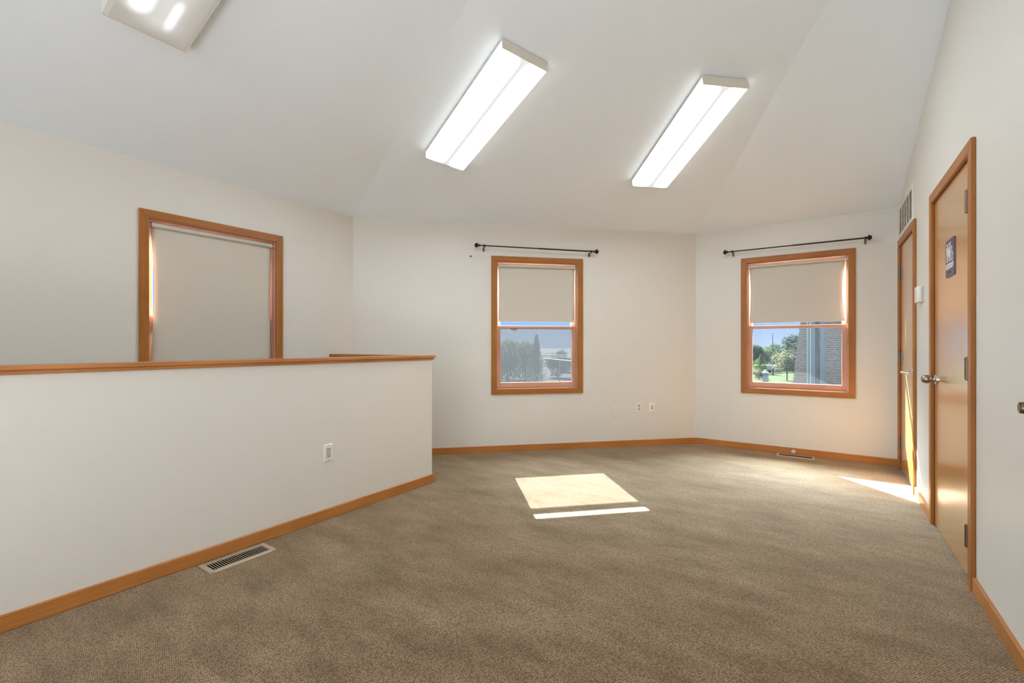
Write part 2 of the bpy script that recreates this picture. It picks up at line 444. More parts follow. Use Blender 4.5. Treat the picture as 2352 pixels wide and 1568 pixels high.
# closets behind the doors are shut: a thin back to the openings keeps the light out
rm = MB(); rm.box(XL - .14, XR + .14, YREAR - .14, YREAR, -0.2, 3.85)
tag(rm.build('wall_rear', M['wall']), 'cream wall closing the room behind the viewer', 'wall', kind='structure')

HW_Y1 = 2.785
hw = MB()
hw.prism([(XH, YREAR), (XH, HW_Y1), (XL, HW_Y1), (XL, HW_Y1 - .115), (XH - .115, HW_Y1 - .115), (XH - .115, YREAR)], 'z', 0, 1.025)
tag(hw.bevel(0.004).build('wall_half', M['wall']), 'chest high half wall around the stairwell with wooden cap', 'wall', kind='structure')
cp = MB()
a, b = .022, .022
z0, z1 = 1.040, 1.0594
cp.prism([(XH + a, YREAR), (XH + a, HW_Y1 + a), (XL, HW_Y1 + a), (XL, HW_Y1 - .115 - a), (XH - .115 - a, HW_Y1 - .115 - a), (XH - .115 - a, YREAR)], 'z', z0, z1)
cap = tag(cp.bevel(0.003, 2).build('trim_1', M['cap']), 'reddish brown wooden cap along the top of the half wall', 'trim', kind='structure')
cm = MB()
a = .011
cm.prism([(XH + a, YREAR), (XH + a, HW_Y1 + a), (XL, HW_Y1 + a), (XL, HW_Y1 - .115 - a), (XH - .115 - a, HW_Y1 - .115 - a), (XH - .115 - a, YREAR)], 'z', 1.0235, 1.0405)
cm.bevel(0.002).build('cap_molding', M['cap'], cap)

BH, BT = 0.0695, 0.013
def baseboard(name, fr, u0, u1, label, ends=(0, 0)):
    mb = MB(fr)
    mb.prism([(0.0, 0.0), (BT, 0.0), (BT, BH - .004), (BT - .004, BH), (0.0, BH)], 'u', u0, u1)
    return tag(mb.build(name, M['base']), label, 'baseboard', kind='structure')
baseboard('baseboard_back', 'back', UA0 + .005, UA1 - .006, 'orange brown wooden baseboard under the middle window')
baseboard('baseboard_far', 'far', YB - DC + .006, XR, 'orange brown wooden baseboard behind the far floor register')
baseboard('baseboard_left', 'left', HW_Y1 + .02, XL + DC - .006, 'wooden baseboard on the left wall behind the half wall')
baseboard('baseboard_right', 'right', 3.982, 4.605, 'short wooden baseboard between the two doors')
baseboard('baseboard_right', 'right', 2.212, 2.955, 'wooden baseboard on the right wall nearest the viewer')
bs = MB()
o = [(XH, YREAR), (XH + BT, YREAR), (XH + BT, HW_Y1 + BT), (XL, HW_Y1 + BT), (XL, HW_Y1), (XH, HW_Y1)]
bs.prism(o, 'z', 0, BH)
tag(bs.bevel(0.003).build('baseboard_half', M['base']), 'long wooden baseboard along the foot of the half wall', 'baseboard', kind='structure')

# ------------------------------------------------------------------ windows
def casing(parent, fr, u0, u1, z0, z1, d1=0.017, sides=('left', 'right', 'head', 'apron'), cw=CW):
    q = {'left': [(u0, z0), (u0 + cw, z0 + cw), (u0 + cw, z1 - cw), (u0, z1)],
         'right': [(u1, z0), (u1, z1), (u1 - cw, z1 - cw), (u1 - cw, z0 + cw)],
         'head': [(u0, z1), (u0 + cw, z1 - cw), (u1 - cw, z1 - cw), (u1, z1)],
         'apron': [(u0, z0), (u1, z0), (u1 - cw, z0 + cw), (u0 + cw, z0 + cw)]}
    for s in sides:
        MB(fr).prism(q[s], 'd', 0.0005, d1).bevel(0.0022).build('casing', M['wood_v'] if s in ('left', 'right') else M['wood_h'], parent)

def sash(parent, name, fr, u0, u1, z0, z1, d0, d1, st, bot, top):
    o = MB(fr).box(u0, u0 + st, d0, d1, z0, z1).bevel(0.003).build(name, M['sash_v'], parent)
    MB(fr).box(u1 - st, u1, d0, d1, z0, z1).bevel(0.003).build('stile', M['sash_v'], o)
    MB(fr).box(u0 + st, u1 - st, d0, d1, z0, z0 + bot).bevel(0.003).build('rail', M['sash_h'], o)
    MB(fr).box(u0 + st, u1 - st, d0, d1, z1 - top, z1).bevel(0.003).build('rail', M['sash_h'], o)
    dm = (d0 + d1) / 2
    g = MB(fr).box(u0 + st - .004, u1 - st + .004, dm - .002, dm + .002, z0 + bot - .004, z1 - top + .004)
    g.build('pane', M['glass'], o)
    return o

def window(idx, fr, label, screen):
    u0, u1, z0, z1 = WIN[fr]
    w = thing('window_%d' % idx, W(fr, (u0 + u1) / 2, 0, z0), label, 'window', kind='structure')
    casing(w, fr, u0, u1, z0, z1)
    k = CW + .004; t = .014
    a, b, c, d = u0 + k, u1 - k, z0 + k, z1 - k         # clear opening inside the jamb
    for n, m, bx in (('jamb', 'sash_v', (a - t, a, c - t, d + t)), ('jamb', 'sash_v', (b, b + t, c - t, d + t)),
                     ('head_jamb', 'sash_h', (a, b, d, d + t)), ('stool', 'sash_h', (a, b, c - t, c))):
        MB(fr).box(bx[0], bx[1], -.139, -.0005, bx[2], bx[3]).build(n, M[m], w)
    # stops in front of the lower sash
    for s0, s1 in ((a, a + .011), (b - .011, b)):
        MB(fr).box(s0, s1, -.042, -.030, c, d).bevel(.002).build('stop', M['sash_v'], w)
    mid = 1.3545
    up = sash(w, 'upper_sash', fr, a + .003, b - .003, mid - .032, d - .002, -.108, -.078, .043, .032, .045)
    lo = sash(w, 'lower_sash', fr, a + .003, b - .003, c + .006, mid, -.075, -.045, .043, .054, .028)
    MB(fr).box(a, b, -.135, -.042, c, c + .006).build('sill', M['sash_h'], w)
    # insect screen in a thin white frame outside the lower sash
    sc = MB(fr)
    zs0, zs1 = c + .008, mid - .01
    for bx in ((a, a + .018, zs0, zs1), (b - .018, b, zs0, zs1), (a + .018, b - .018, zs0, zs0 + .03), (a + .018, b - .018, zs1 - .018, zs1)):
        sc.box(bx[0], bx[1], -.128, -.116, bx[2], bx[3])
    so = sc.build('insect_screen', M['trim_white'], w)
    sm = MB(fr); sm.poly([(a + .018, -.122, zs0 + .03), (b - .018, -.122, zs0 + .03), (b - .018, -.122, zs1 - .018), (a + .018, -.122, zs1 - .018)])
    sm.build('mesh', screen, so)
    return w, lo, (a, b, c, d, mid)

win3, lo3, op3 = window(3, 'left', 'wood framed window on the left wall behind the half wall', M['screen'])
win1, lo1, op1 = window(1, 'back', 'wood framed window on the diagonal wall with milky view of trees', M['screen_dusty'])
win2, lo2, op2 = window(2, 'far', 'wood framed window beside the doors looking onto lawn and shingled tower', M['screen'])
# peeling label under the top rail of the middle window's lower sash
pl = MB('back'); pl.prism([(0.895, 1.327), (0.985, 1.327), (0.980, 1.285), (0.902, 1.282)], 'd', -.0565, -.0558).build('sticker', M['paper'], lo1, label='pale label stuck on the glass')
pl = MB('back'); pl.prism([(0.905, -.0555), (0.985, -.0555), (0.985, -.040), (0.972, -.030)], 'z', 1.3165, 1.3185).build('sticker', M['dark'], lo1, label='dark curled flap of the label')

def blind(fr, op, zbot, label, curl, extra=0.0):
    a, b, c, d, mid = op
    t = thing('roller_blind', W(fr, (a + b) / 2, -.02, d), label, 'blind', 'roller blinds in the windows')
    r = .0165; zc = d - .032; dc = -.0215
    rl = MB(fr).tube([(a + .018, dc, zc), (b - .018, dc, zc)], r, 20).build('roller', M['blind'], t, smooth=True)
    for s0, s1 in ((a + .0008, a + .004), (b - .004, b - .0008)):
        bk = MB(fr).box(s0, s1, dc - .017, dc + .017, zc - .016, zc + .024).bevel(.001).build('bracket', M['nickel'], t)
        e = s1 if s0 < (a + b) / 2 else s0
        g = (a + .0178) if s0 < (a + b) / 2 else (b - .0178)
        MB(fr).tube([(e, dc, zc), (g, dc, zc)], .007, 10).build('pin', M['nickel'], bk, smooth=True)
    nu, nz = 25, 30
    fb = MB(fr); grid = []
    df = dc - r + .0012
    for j in range(nz + 1):
        z = zc + (zbot - zc) * j / nz; s = j / nz
        inn_l = curl[0] * math.sin(math.pi * min(1, s * 1.02)) ** 1.3; inn_r = curl[1] * math.sin(math.pi * min(1, s * 1.02)) ** 1.3
        row = []
        for i in range(nu + 1):
            q = i / nu
            u = (a + .020 + inn_l) * (1 - q) + (b - .020 - inn_r) * q
            edge = max(0, 1 - q / .10) ** 2 * curl[0] + max(0, 1 - (1 - q) / .10) ** 2 * curl[1]
            wave = extra * math.sin(q * 15 + 1.2 * math.sin(3 * s)) * math.sin(math.pi * min(1, s * 1.3)) * (1 - q) 
            row.append(fb.bm.verts.new(W(fr, u, df + wave + .6 * edge * math.sin(math.pi * s), z)))
        grid.append(row)
    for j in range(nz):
        for i in range(nu):
            fb.bm.faces.new([grid[j][i], grid[j][i + 1], grid[j + 1][i + 1], grid[j + 1][i]])
    fo = fb.build('fabric', M['blind'], t, smooth=True)
    md = fo.modifiers.new('thickness', 'SOLIDIFY'); md.thickness = .0012; md.offset = 0
    MB(fr).box(a + .021, b - .021, df - .004, df + .003, zbot - .003, zbot + .022).bevel(.001).build('hem_bar', M['blind'], t)
    return t
blind('left', op3, 1.005, 'cream roller blind pulled fully down in the left wall window', (.017, .004), .004)
blind('back', op1, 1.400, 'cream roller blind half down in the diagonal wall window', (.005, .004))
blind('far', op2, 1.388, 'cream roller blind half down in the window beside the doors', (.010, .024))

# ------------------------------------------------------------------ doors
def hinge(parent, u, d, z, mk):
    h = MB('right').tube([(u, d, z - .052), (u, d, z + .052)], .0075, 12).build('hinge', mk, parent, smooth=True)
    for i in range(5):
        za = z - .052 + i * .0208 + .0008
        MB('right').tube([(u, d, za), (u, d, za + .0192)], .0088, 12).build('knuckle', mk, h, smooth=True)
    for s in (-1, 1):
        MB('right').lathe((u, d, z + s * .052), (0, 0, s), [(0, .0075), (.003, .006), (.005, .002)], 10).build('pin_tip', mk, h, smooth=True)
    MB('right').box(u, u + (0.014 if u < 4 else -0.014), -.001, .0015, z - .052, z + .052).build('leaf', mk, h)

def door(idx, label, hinge_side, hinges, mk):
    y0, y1 = DOORS['door_%d' % idx]
    t = thing('door_%d' % idx, W('right', (y0 + y1) / 2, 0, 0), label, 'door', kind='structure')
    cw = .058
    q = [('casing', [(y0, 0.0), (y0 + cw, 0.0), (y0 + cw, DTOP - cw), (y0, DTOP)], 'wood_v'),
         ('casing', [(y1, 0.0), (y1, DTOP), (y1 - cw, DTOP - cw), (y1 - cw, 0.0)], 'wood_v'),
         ('casing', [(y0, DTOP), (y0 + cw, DTOP - cw), (y1 - cw, DTOP - cw), (y1, DTOP)], 'wood_h')]
    for n, p, m in q: MB('right').prism(p, 'd', .0005, .018).bevel(.0022).build(n, M[m], t)
    a, b, tp = y0 + cw + .006, y1 - cw - .006, DTOP - cw - .006
    for bx in ((a - .0139, a, 0, tp), (b, b + .0139, 0, tp), (a - .0139, b + .0139, tp, tp + .0139)):
        MB('right').box(bx[0], bx[1], -.119, -.0005, bx[2], bx[3]).build('jamb', M['wood_v'], t)
    sl = MB('right').box(a + .003, b - .003, -.045, -.001, .012, tp - .003).bevel(.0015).build('slab', M['door'], t)
    MB('right').box(a, b, -.118, -.110, 0.0, tp).build('closet_back', M['dark'], t)
    hu = a + .012 if hinge_side == 'near' else b - .006
    for z in hinges: hinge(t, hu, .0165 if hinge_side == 'near' else .0095, z, mk)
    return t, sl, a, b
d1, sl1, a1, b1 = door(1, 'tall flush wooden restroom door with three bronze hinges at right', 'near', (1.828, 1.030, 0.232), M['bronze'])
d2, sl2, a2, b2 = door(2, 'narrow flush wooden door in the far corner below the wall grille', 'far', (1.796, 1.030, 0.252), M['bronze'])
d3, sl3, a3, b3 = door(3, 'flush wooden door at the right border, only its knob in view', 'near', (1.828, 1.030, 0.232), M['bronze'])

def knob(parent, y, z, mk):
    k = MB('right').lathe((y, -.001, z), (0, 1, 0), [(0, .033), (.006, .033), (.010, .028), (.012, .016)], 24).build('knob_rose', M['nickel'], parent, smooth=True)
    MB('right').lathe((y, .011, z), (0, 1, 0), [(0, .014), (.008, .0125), (.016, .014), (.022, .021), (.030, .0255), (.040, .0265), (.050, .0245), (.058, .019), (.0615, .013), (.062, .0125), (.0605, .010)], 24).build('knob', mk, k, smooth=True)
    for i in range(8):
        an = 2 * math.pi * i / 8 + .2
        pts = [(y + math.cos(an) * r, .011 + tt, z + math.sin(an) * r) for tt, r in ((.024, .0232), (.030, .0259), (.040, .0269), (.050, .0249), (.056, .0209))]
        MB('right').tube(pts, .0012, 6).build('rib', M['bronze'], k, smooth=True)
    return k
knob(d1, b1 - .065, .928, M['knob'])
kk = MB('right').lathe((b3 - .065, -.001, .945), (0, 1, 0), [(0, .034), (.007, .034), (.012, .026), (.013, .015)], 24).build('knob_rose', M['bronze'], d3, smooth=True)
MB('right').lathe((b3 - .065, .011, .945), (0, 1, 0), [(0, .013), (.012, .012), (.020, .016), (.032, .0185), (.056, .0185), (.062, .0175), (.0635, .015), (.060, .0125), (.052, .012), (.050, .001)], 24).build('knob', M['bronze'], kk, smooth=True)
MB('right').lathe((b3 - .065, .0705, .945), (0, 1, 0), [(0, .0118), (.0008, .0118), (.001, .001)], 18).build('recess_shade', M['dark'], kk, smooth=True)  # dark disc painted as the shade in the knob's hollow end
# lever of the narrow door
ly, lz = a2 + .112, .922
lv = MB('right').lathe((ly, -.001, lz), (0, 1, 0), [(0, .031), (.006, .031), (.010, .026), (.012, .014)], 24).build('lever_rose', M['nickel'], d2, smooth=True)
MB('right').tube([(ly, .011, lz), (ly, .042, lz), (ly + .004, .052, lz), (ly + .016, .060, lz), (ly + .05, .060, lz), (ly + .092, .058, lz), (ly + .096, .058, lz)],
                 [.011, .011, .0115, .0115, .011, .0105, .005], 14).build('lever', M['nickel'], lv, smooth=True)

# ------------------------------------------------------------------ ceiling lights
def lens_uv(o):
    me = o.data; lay = me.uv_layers.new(name='UVMap')
    for lp in me.loops:
        v = me.vertices[lp.vertex_index].co
        lay.data[lp.index].uv = (v.x / (LL / 2), v.y / (LW / 2))
LL, LW = 1.182, 0.345
def light_mesh(kind):
    bm_ = MB()
    h = .076
    # bottom sheet of the lens, slightly bowed
    n = 10
    bm_.prism([(-LW / 2 + .006, .004), (-LW / 2 + .03, .0), (LW / 2 - .03, .0), (LW / 2 - .006, .004), (LW / 2 - .006, .007), (-LW / 2 + .006, .007)], 'u', -LL / 2 + .012, LL / 2 - .012)
    return bm_
M['lens'] = lens_mat('lit_lens', LENS_BOTTOM, .02, [(-.55, -.94, .94, .238, 1.0), (.55, -.94, .94, .238, 1.0), (-.88, -.95, .95, .20, .35), (.88, -.95, .95, .20, .35), (0, -1.2, 1.2, 3, .0115)])
M['lens_weak'] = lens_mat('half_lit_lens', 1.0, .03, [(.42, -.66, .80, .26, .72), (-.30, .50, .86, .14, .48), (-.1, -.6, .9, .5, .16)])
M['lens_side'] = side_mat('lens_wrap', LENS_SIDE)
M['lens_side_weak'] = side_mat('lens_wrap_weak', .06)

def ceiling_light(center, az, normal, label, weak=False):
    """center = middle of the lens underside; az = heading of the long axis"""
    nrm = Vector(normal).normalized()                    # points up into the ceiling
    ax = Vector((math.cos(R_(az)), math.sin(R_(az)), 0)); ax = (ax - nrm * ax.dot(nrm)).normalized()
    ay = nrm.cross(ax)
    t = thing('ceiling_light', (0, 0, 0), label, 'light fixture', 'four foot fluorescent wrap fixtures')
    H_ = .070
    def part(name, mb, m, parent=t, smooth=False):
        o_ = mb.build(name, m, parent, smooth); return o_
    pan = MB().box(-LL / 2 + .03, LL / 2 - .03, -LW / 2 + .05, LW / 2 - .05, H_ + .0005, H_ + .0145)
    part('mounting_pan', pan, M['cream'])
    body = MB().box(-LL / 2 + .012, LL / 2 - .012, -LW / 2 + .004, LW / 2 - .004, .060, H_)
    part('housing', body, M['cream'])
    # lens: bottom sheet and two wrap sides
    b_ = MB(); b_.prism([(-LW / 2 + .006, .006), (-LW / 2 + .022, .0), (LW / 2 - .022, .0), (LW / 2 - .006, .006), (LW / 2 - .006, .009), (-LW / 2 + .006, .009)], 'u', -LL / 2 + .012, LL / 2 - .012)
    lo_ = part('lens', b_, M['lens_weak'] if weak else M['lens']); lens_uv(lo_)
    for s in (-1, 1):
        sb = MB(); y0, y1 = sorted((s * (LW / 2 - .0065), s * (LW / 2 - .003)))
        sb.box(-LL / 2 + .012, LL / 2 - .012, y0, y1, .006, .060)
        sd_ = part('lens_side', sb, M['lens_side_weak'] if weak else M['lens_side'], lo_)
    for s in (-1, 1):
        x0, x1 = sorted((s * (LL / 2 - .012), s * LL / 2))
        part('end_cap', MB().box(x0, x1, -LW / 2, LW / 2, .001, H_ + .002).bevel(.003), M['cream'])
    t.matrix_world = Matrix((( ax.x, ay.x, nrm.x, center[0]), (ax.y, ay.y, nrm.y, center[1]), (ax.z, ay.z, nrm.z, center[2]), (0, 0, 0, 1)))
    return t
NA = Vector((-SLOPE * S2, SLOPE * S2, 1)).normalized()
NL = Vector((-SLOPE, 0, 1)).normalized()
DROP = .085
def on_plane(fn, x, y, nrm):
    return Vector((x, y, fn(x, y) )) - nrm * (DROP * nrm.z)
ceiling_light(on_plane(zA, -2.077, 2.625, NA), 157.14, NA, 'brightly lit ceiling fixture above the half wall end, middle of three')
ceiling_light(on_plane(zA, -0.958, 3.833, NA), 134.0, NA, 'brightly lit ceiling fixture nearest the doors, rightmost of three')
cx1 = -2.787 + LL / 2 / math.sqrt(1 + SLOPE ** 2)
ceiling_light(on_plane(zL, cx1, 0.853, NL), 180, NL, 'dim ceiling fixture cut by the top left border', weak=True)
ceiling_light(on_plane(zL, -1.9, -2.9, NL), 180, NL, 'extra ceiling fixture added for light behind the viewer, by the rear wall')  # unseen fixture, added to help light the room

# ------------------------------------------------------------------ curtain rods
def rod(fr, u0, u1, z0, z1, br, label):
    d = .072
    zz = lambda u: z0 + (z1 - z0) * (u - u0) / (u1 - u0)
    t = thing('curtain_rod', W(fr, (u0 + u1) / 2, d, (z0 + z1) / 2), label, 'curtain rod', 'black curtain rods over the windows')
    a, b = u0 + .045, u1 - .045; m = (a + b) / 2 + .02
    MB(fr).tube([(a, d, zz(a)), (m, d, zz(m))], .0062, 12).build('inner_pole', M['black'], t, smooth=True)
    MB(fr).tube([(m - .01, d, zz(m)), (b, d, zz(b))], .0078, 12).build('outer_pole', M['black'], t, smooth=True)
    for u, s in ((a, -1), (b, 1)):
        MB(fr).lathe((u - s * .006, d, zz(u)), (s, 0, 0), [(0, .009), (.004, .012), (.008, .016), (.012, .010), (.018, .010), (.024, .026), (.028, .0275), (.034, .024), (.046, .018), (.052, .008), (.053, .001)], 18).build('finial', M['black'], t, smooth=True)
    for u in br:
        bk = MB(fr); z = zz(u)
        bk.box(u - .009, u + .009, .0005, .004, z - .050, z - .004)
        bk.tube([(u, .003, z - .014), (u, .040, z - .014), (u, .060, z - .014), (u, .070, z - .010)], .005, 8)
        bo = bk.build('bracket', M['black'], t)
        MB(fr).tube([(u - .011, d, z), (u + .011, d, z)], .0115, 14).build('collar', M['black'], bo, smooth=True)
        for q in (-.022, -.042):
            MB(fr).lathe((u, .004, z + q), (0, 1, 0), [(0, .0045), (.0015, .004), (.002, .001)], 10).build('screw', M['nickel'], bo, smooth=True)
rod('back', 0.508, 1.872, 2.1885, 2.1695, (0.610, 1.790), 'black curtain rod with knobbed ends above the diagonal wall window')
rod('far', -0.930, 0.376, 2.176, 2.172, (-0.838, 0.330), 'black curtain rod with knobbed ends above the window beside the doors')

# loose cord from a screw beside the middle window
t = thing('loose_cord', W('back', .472, 0, 2.083), 'thin pale cord looped from a dark screw to the window casing', 'cord')
MB('back').lathe((.472, 0, 2.083), (0, 1, 0), [(0, .0035), (.010, .0035), (.011, .008), (.014, .007), (.0145, .001)], 12).build('screw', M['dark'], t, smooth=True)
pts = [(.476, .008, 2.079), (.50, .006, 2.063), (.54, .005, 2.050), (.58, .004, 2.051), (.62, .004, 2.064), (.66, .004, 2.083), (.70, .006, 2.099), (.78, .006, 2.1005), (.86, .006, 2.100)]
MB('back').tube(pts, .0011, 6).build('strand', M['cord'], t, smooth=True)
pts = [(.476, .008, 2.083), (.51, .006, 2.070), (.56, .005, 2.066)]
MB('back').tube(pts, .0009, 6).build('strand', M['cord'], t, smooth=True)
# small cup hook on the far wall
t = thing('wall_hook', W('far', .372, 0, 2.088), 'small white cup hook beside the right end of the curtain rod', 'hook')
MB('far').lathe((.378, 0, 2.09), (0, 1, 0), [(0, .008), (.003, .008), (.004, .003)], 12).build('base', M['plastic'], t, smooth=True)
hk = [(.378, .003, 2.09), (.377, .014, 2.09)] + [(.366 + .011 * math.cos(q), .016, 2.086 + .011 * math.sin(q)) for q in [R_(20 - 30 * i) for i in range(8)]]
MB('far').tube(hk, .0022, 8).build('hook', M['plastic'], t, smooth=True)

# ------------------------------------------------------------------ plates and outlets
def plate(name, fr, u, z, label, cat, m, w=.071, h=.116, group=None):
    t = thing(name, W(fr, u, 0, z), label, cat, group)
    p = MB(fr); s = .006
    lo = [p.bm.verts.new(W(fr, u + x * w / 2, .0004, z + y * h / 2)) for x, y in ((-1, -1), (1, -1), (1, 1), (-1, 1))]
    hi = [p.bm.verts.new(W(fr, u + x * (w / 2 - s), .0065, z + y * (h / 2 - s))) for x, y in ((-1, -1), (1, -1), (1, 1), (-1, 1))]
    p.bm.faces.new(lo[::-1]); p.bm.faces.new(hi)
    for i in range(4): p.bm.faces.new([lo[i], lo[(i + 1) % 4], hi[(i + 1) % 4], hi[i]])
    p.bevel(.001).build('cover_plate', m, t)
    return t
def screws(t, fr, u, z, dz, m):
    for s in (-1, 1):
        MB(fr).lathe((u, .0062, z + s * dz), (0, 1, 0), [(0, .0032), (.0008, .003), (.001, .001)], 10).build('screw', m, t, smooth=True)
def sockets(t, fr, u, z, gap, face, face_d):
    for s in (-1, 1):
        c = z + s * gap
        for du, hh in ((-.0063, .0085), (.0063, .0065)):
            MB(fr).box(u + du - .0013, u + du + .0013, face_d - .0002, face_d + .0003, c + .002, c + .002 + hh).build('slot', M['dark'], t)
        MB(fr).lathe((u, face_d - .0002, c - .0068), (0, 1, 0), [(0, .0026), (.0005, .0026)], 10).build('slot', M['dark'], t)
# decorator outlet on the half wall
u, z = 1.8125, .434
t = plate('wall_outlet', 'stair', u, z, 'white wall outlet with grey rectangular face on the half wall', 'outlet', M['plastic'])
MB('stair').box(u - .0168, u + .0168, .005, .0076, z - .0335, z + .0335).bevel(.0008).build('receptacle', M['grey_plastic'], t, label='grey receptacle')
sockets(t, 'stair', u, z, .019, None, .0076); screws(t, 'stair', u, z, .048, M['nickel'])
# back wall: painted blank plate, duplex outlet, jack plate
u, z = 2.099, .392
t = plate('blank_plate', 'back', u, z, 'wall coloured blank cover plate, lowest of the three plates', 'cover plate', M['plate_paint']); screws(t, 'back', u, z, .042, M['plate_paint'])
u, z = 2.386, .436
t = plate('wall_outlet', 'back', u, z, 'white duplex outlet on the diagonal wall, between blank plate and jack plate', 'outlet', M['plastic'])
for s in (-1, 1):
    c = z + s * .0195
    MB('back').prism([(u - .017, c - .009), (u - .011, c - .0145), (u + .011, c - .0145), (u + .017, c - .009), (u + .017, c + .009), (u + .011, c + .0145), (u - .011, c + .0145), (u - .017, c + .009)], 'd', .005, .0078).build('receptacle', M['grey_plastic'], t)
sockets(t, 'back', u, z, .0195, None, .0078); screws(t, 'back', u, z, .0, M['nickel'])
u, z = 2.543, .434
t = plate('jack_plate', 'back', u, z, 'white jack plate with two dark ports nearest the room corner', 'jack plate', M['plastic']); screws(t, 'back', u, z, .042, M['nickel'])
for s in (-1, 1):
    MB('back').lathe((u, .006, z + s * .011), (0, 1, 0), [(0, .0068), (.004, .0068), (.0045, .0058), (.0048, .001)], 12).build('port', M['dark'], t, smooth=True)

# thermostat between the doors
ty0, ty1, tz0, tz1 = 4.30, 4.44, 1.449, 1.562
t = thing('thermostat', W('right', (ty0 + ty1) / 2, 0, tz0), 'white thermostat with slotted sides on the wall between the two doors', 'thermostat')
MB('right').box(ty0 + .004, ty1 - .004, .0005, .008, tz0 + .004, tz1 - .004).bevel(.002).build('back_plate', M['ivory'], t)
MB('right').prism([(ty0, .007), (ty1, .007), (ty1, .026), (ty1 - .012, .034), (ty0 + .012, .034), (ty0, .026)], 'z', tz0, tz1).bevel(.004, 2).build('cover', M['plastic'], t, smooth=True)
MB('right').box(ty0 + .03, ty0 + .042, .0335, .0345, tz0 + .02, tz1 - .02).build('slot', M['grey_plastic'], t)
MB('right').box(ty0 + .085, ty0 + .097, .0335, .0345, tz0 + .02, tz1 - .02).build('slot', M['grey_plastic'], t)
MB('right').box(ty0 - .0006, ty0 + .0004, .012, .015, tz0 + .015, tz1 - .015).build('slot', M['grey_plastic'], t)

# return air grille above the narrow door
gy0, gy1, gz0, gz1 = 4.752, 5.528, 2.122, 2.420
t = thing('wall_grille', W('right', (gy0 + gy1) / 2, 0, gz0), 'painted return air grille on the right wall above the narrow door', 'vent')
fw = .032
fb = MB('right')
for bx in ((gy0, gy1, gz0, gz0 + fw), (gy0, gy1, gz1 - fw, gz1), (gy0, gy0 + fw, gz0 + fw, gz1 - fw), (gy1 - fw, gy1, gz0 + fw, gz1 - fw)):
    fb.box(bx[0], bx[1], .0005, .008, bx[2], bx[3])
fb.build('frame', M['grille'], t)
MB('right').box(gy0 + fw, gy1 - fw, .0004, .001, gz0 + fw, gz1 - fw).build('duct_shade', principled('grille_shadow', (0.16, 0.15, 0.13), 0.8), t)  # flat grey sheet, its colour stands in for shade behind the louvers
nc = 5; cwid = (gy1 - gy0 - 2 * fw) / nc
for i in range(1, nc):
    MB('right').box(gy0 + fw + i * cwid - .006, gy0 + fw + i * cwid + .006, .001, .008, gz0 + fw, gz1 - fw).build('mullion', M['grille'], t)
for j in range(17):
    z = gz0 + fw + .006 + j * .0137
    MB('right').prism([(.001, z + .007), (.0075, z), (.0082, z + .0008), (.0017, z + .0078)], 'u', gy0 + fw, gy1 - fw).build('louver', M['grille'], t)
for y in (gy0 + .015, (gy0 + gy1) / 2, gy1 - .015):
    for z in (gz0 + .015, gz1 - .015):
        MB('right').lathe((y, .008, z), (0, 1, 0), [(0, .004), (.0012, .0035), (.0015, .001)], 10).build('screw', M['bronze'], t, smooth=True)

# restroom sign on door 1
sy0, sy1, sz0, sz1 = 3.362, 3.572, 1.523, 1.729
t = thing('restroom_sign', W('right', (sy0 + sy1) / 2, 0, sz0), 'plum restroom sign with white figures fixed to the tall wooden door', 'sign')
sb = MB('right'); c = .012
out = []
for cx_, cz_, a0 in ((sy1 - c, sz1 - c, 0), (sy0 + c, sz1 - c, 90), (sy0 + c, sz0 + c, 180), (sy1 - c, sz0 + c, 270)):
    out += [(cx_ + c * math.cos(R_(a0 + k * 30)), cz_ + c * math.sin(R_(a0 + k * 30))) for k in range(4)]
sb.prism(out, 'd', -.0008, .0035).build('panel', M['sign'], t)
D0, D1 = .0034, .0046
sx_ = lambda x: sy1 - x          # x counted from the left edge of the sign as read
zz = lambda y: sz0 + y
def disc(mb, x, y, r, n=16):
    mb.prism([(sx_(x + r * math.cos(2 * math.pi * k / n)), zz(y + r * math.sin(2 * math.pi * k / n))) for k in range(n)], 'd', D0, D1)
man = MB('right'); disc(man, .042, .181, .0095)
man.prism([(sx_(a), zz(b)) for a, b in ((.026, .169), (.058, .169), (.058, .122), (.052, .122), (.052, .084), (.043, .084), (.043, .120), (.041, .120), (.041, .084), (.032, .084), (.032, .122), (.026, .122))], 'd', D0, D1)
man.build('man_figure', M['white'], t)
wo_ = MB('right'); disc(wo_, .092, .181, .0095)
wo_.prism([(sx_(a), zz(b)) for a, b in ((.083, .169), (.101, .169), (.114, .128), (.108, .126), (.101, .148), (.110, .110), (.099, .110), (.099, .084), (.093, .084), (.093, .110), (.091, .110), (.091, .084), (.085, .084), (.085, .110), (.074, .110), (.083, .148), (.076, .126), (.070, .128))], 'd', D0, D1)
wo_.build('woman_figure', M['white'], t)
MB('right').box(sx_(.1265), sx_(.1235), D0, D1, zz(.083), zz(.190)).build('divider', M['white'], t)
wc = MB('right'); disc(wc, .152, .156, .0075)
wc.prism([(sx_(a), zz(b)) for a, b in ((.148, .147), (.155, .147), (.157, .128), (.172, .128), (.181, .104), (.175, .102), (.168, .121), (.150, .121))], 'd', D0, D1)
ri = [(.160 + .020 * math.cos(R_(q)), .106 + .020 * math.sin(R_(q))) for q in range(150, 351, 20)]
ro = [(.160 + .025 * math.cos(R_(q)), .106 + .025 * math.sin(R_(q))) for q in range(350, 149, -20)]
wc.prism([(sx_(a), zz(b)) for a, b in ri + ro], 'd', D0, D1)
wc.build('wheelchair_figure', M['white'], t)
cu = bpy.data.curves.new('lettering', 'FONT'); cu.body = 'RESTROOM'; cu.align_x = 'CENTER'; cu.size = .040; cu.extrude = .0006; cu.space_character = 1.0; cu.offset = .0006
tmp = bpy.data.objects.new('lettering', cu); COL.objects.link(tmp)
bpy.context.view_layer.update()
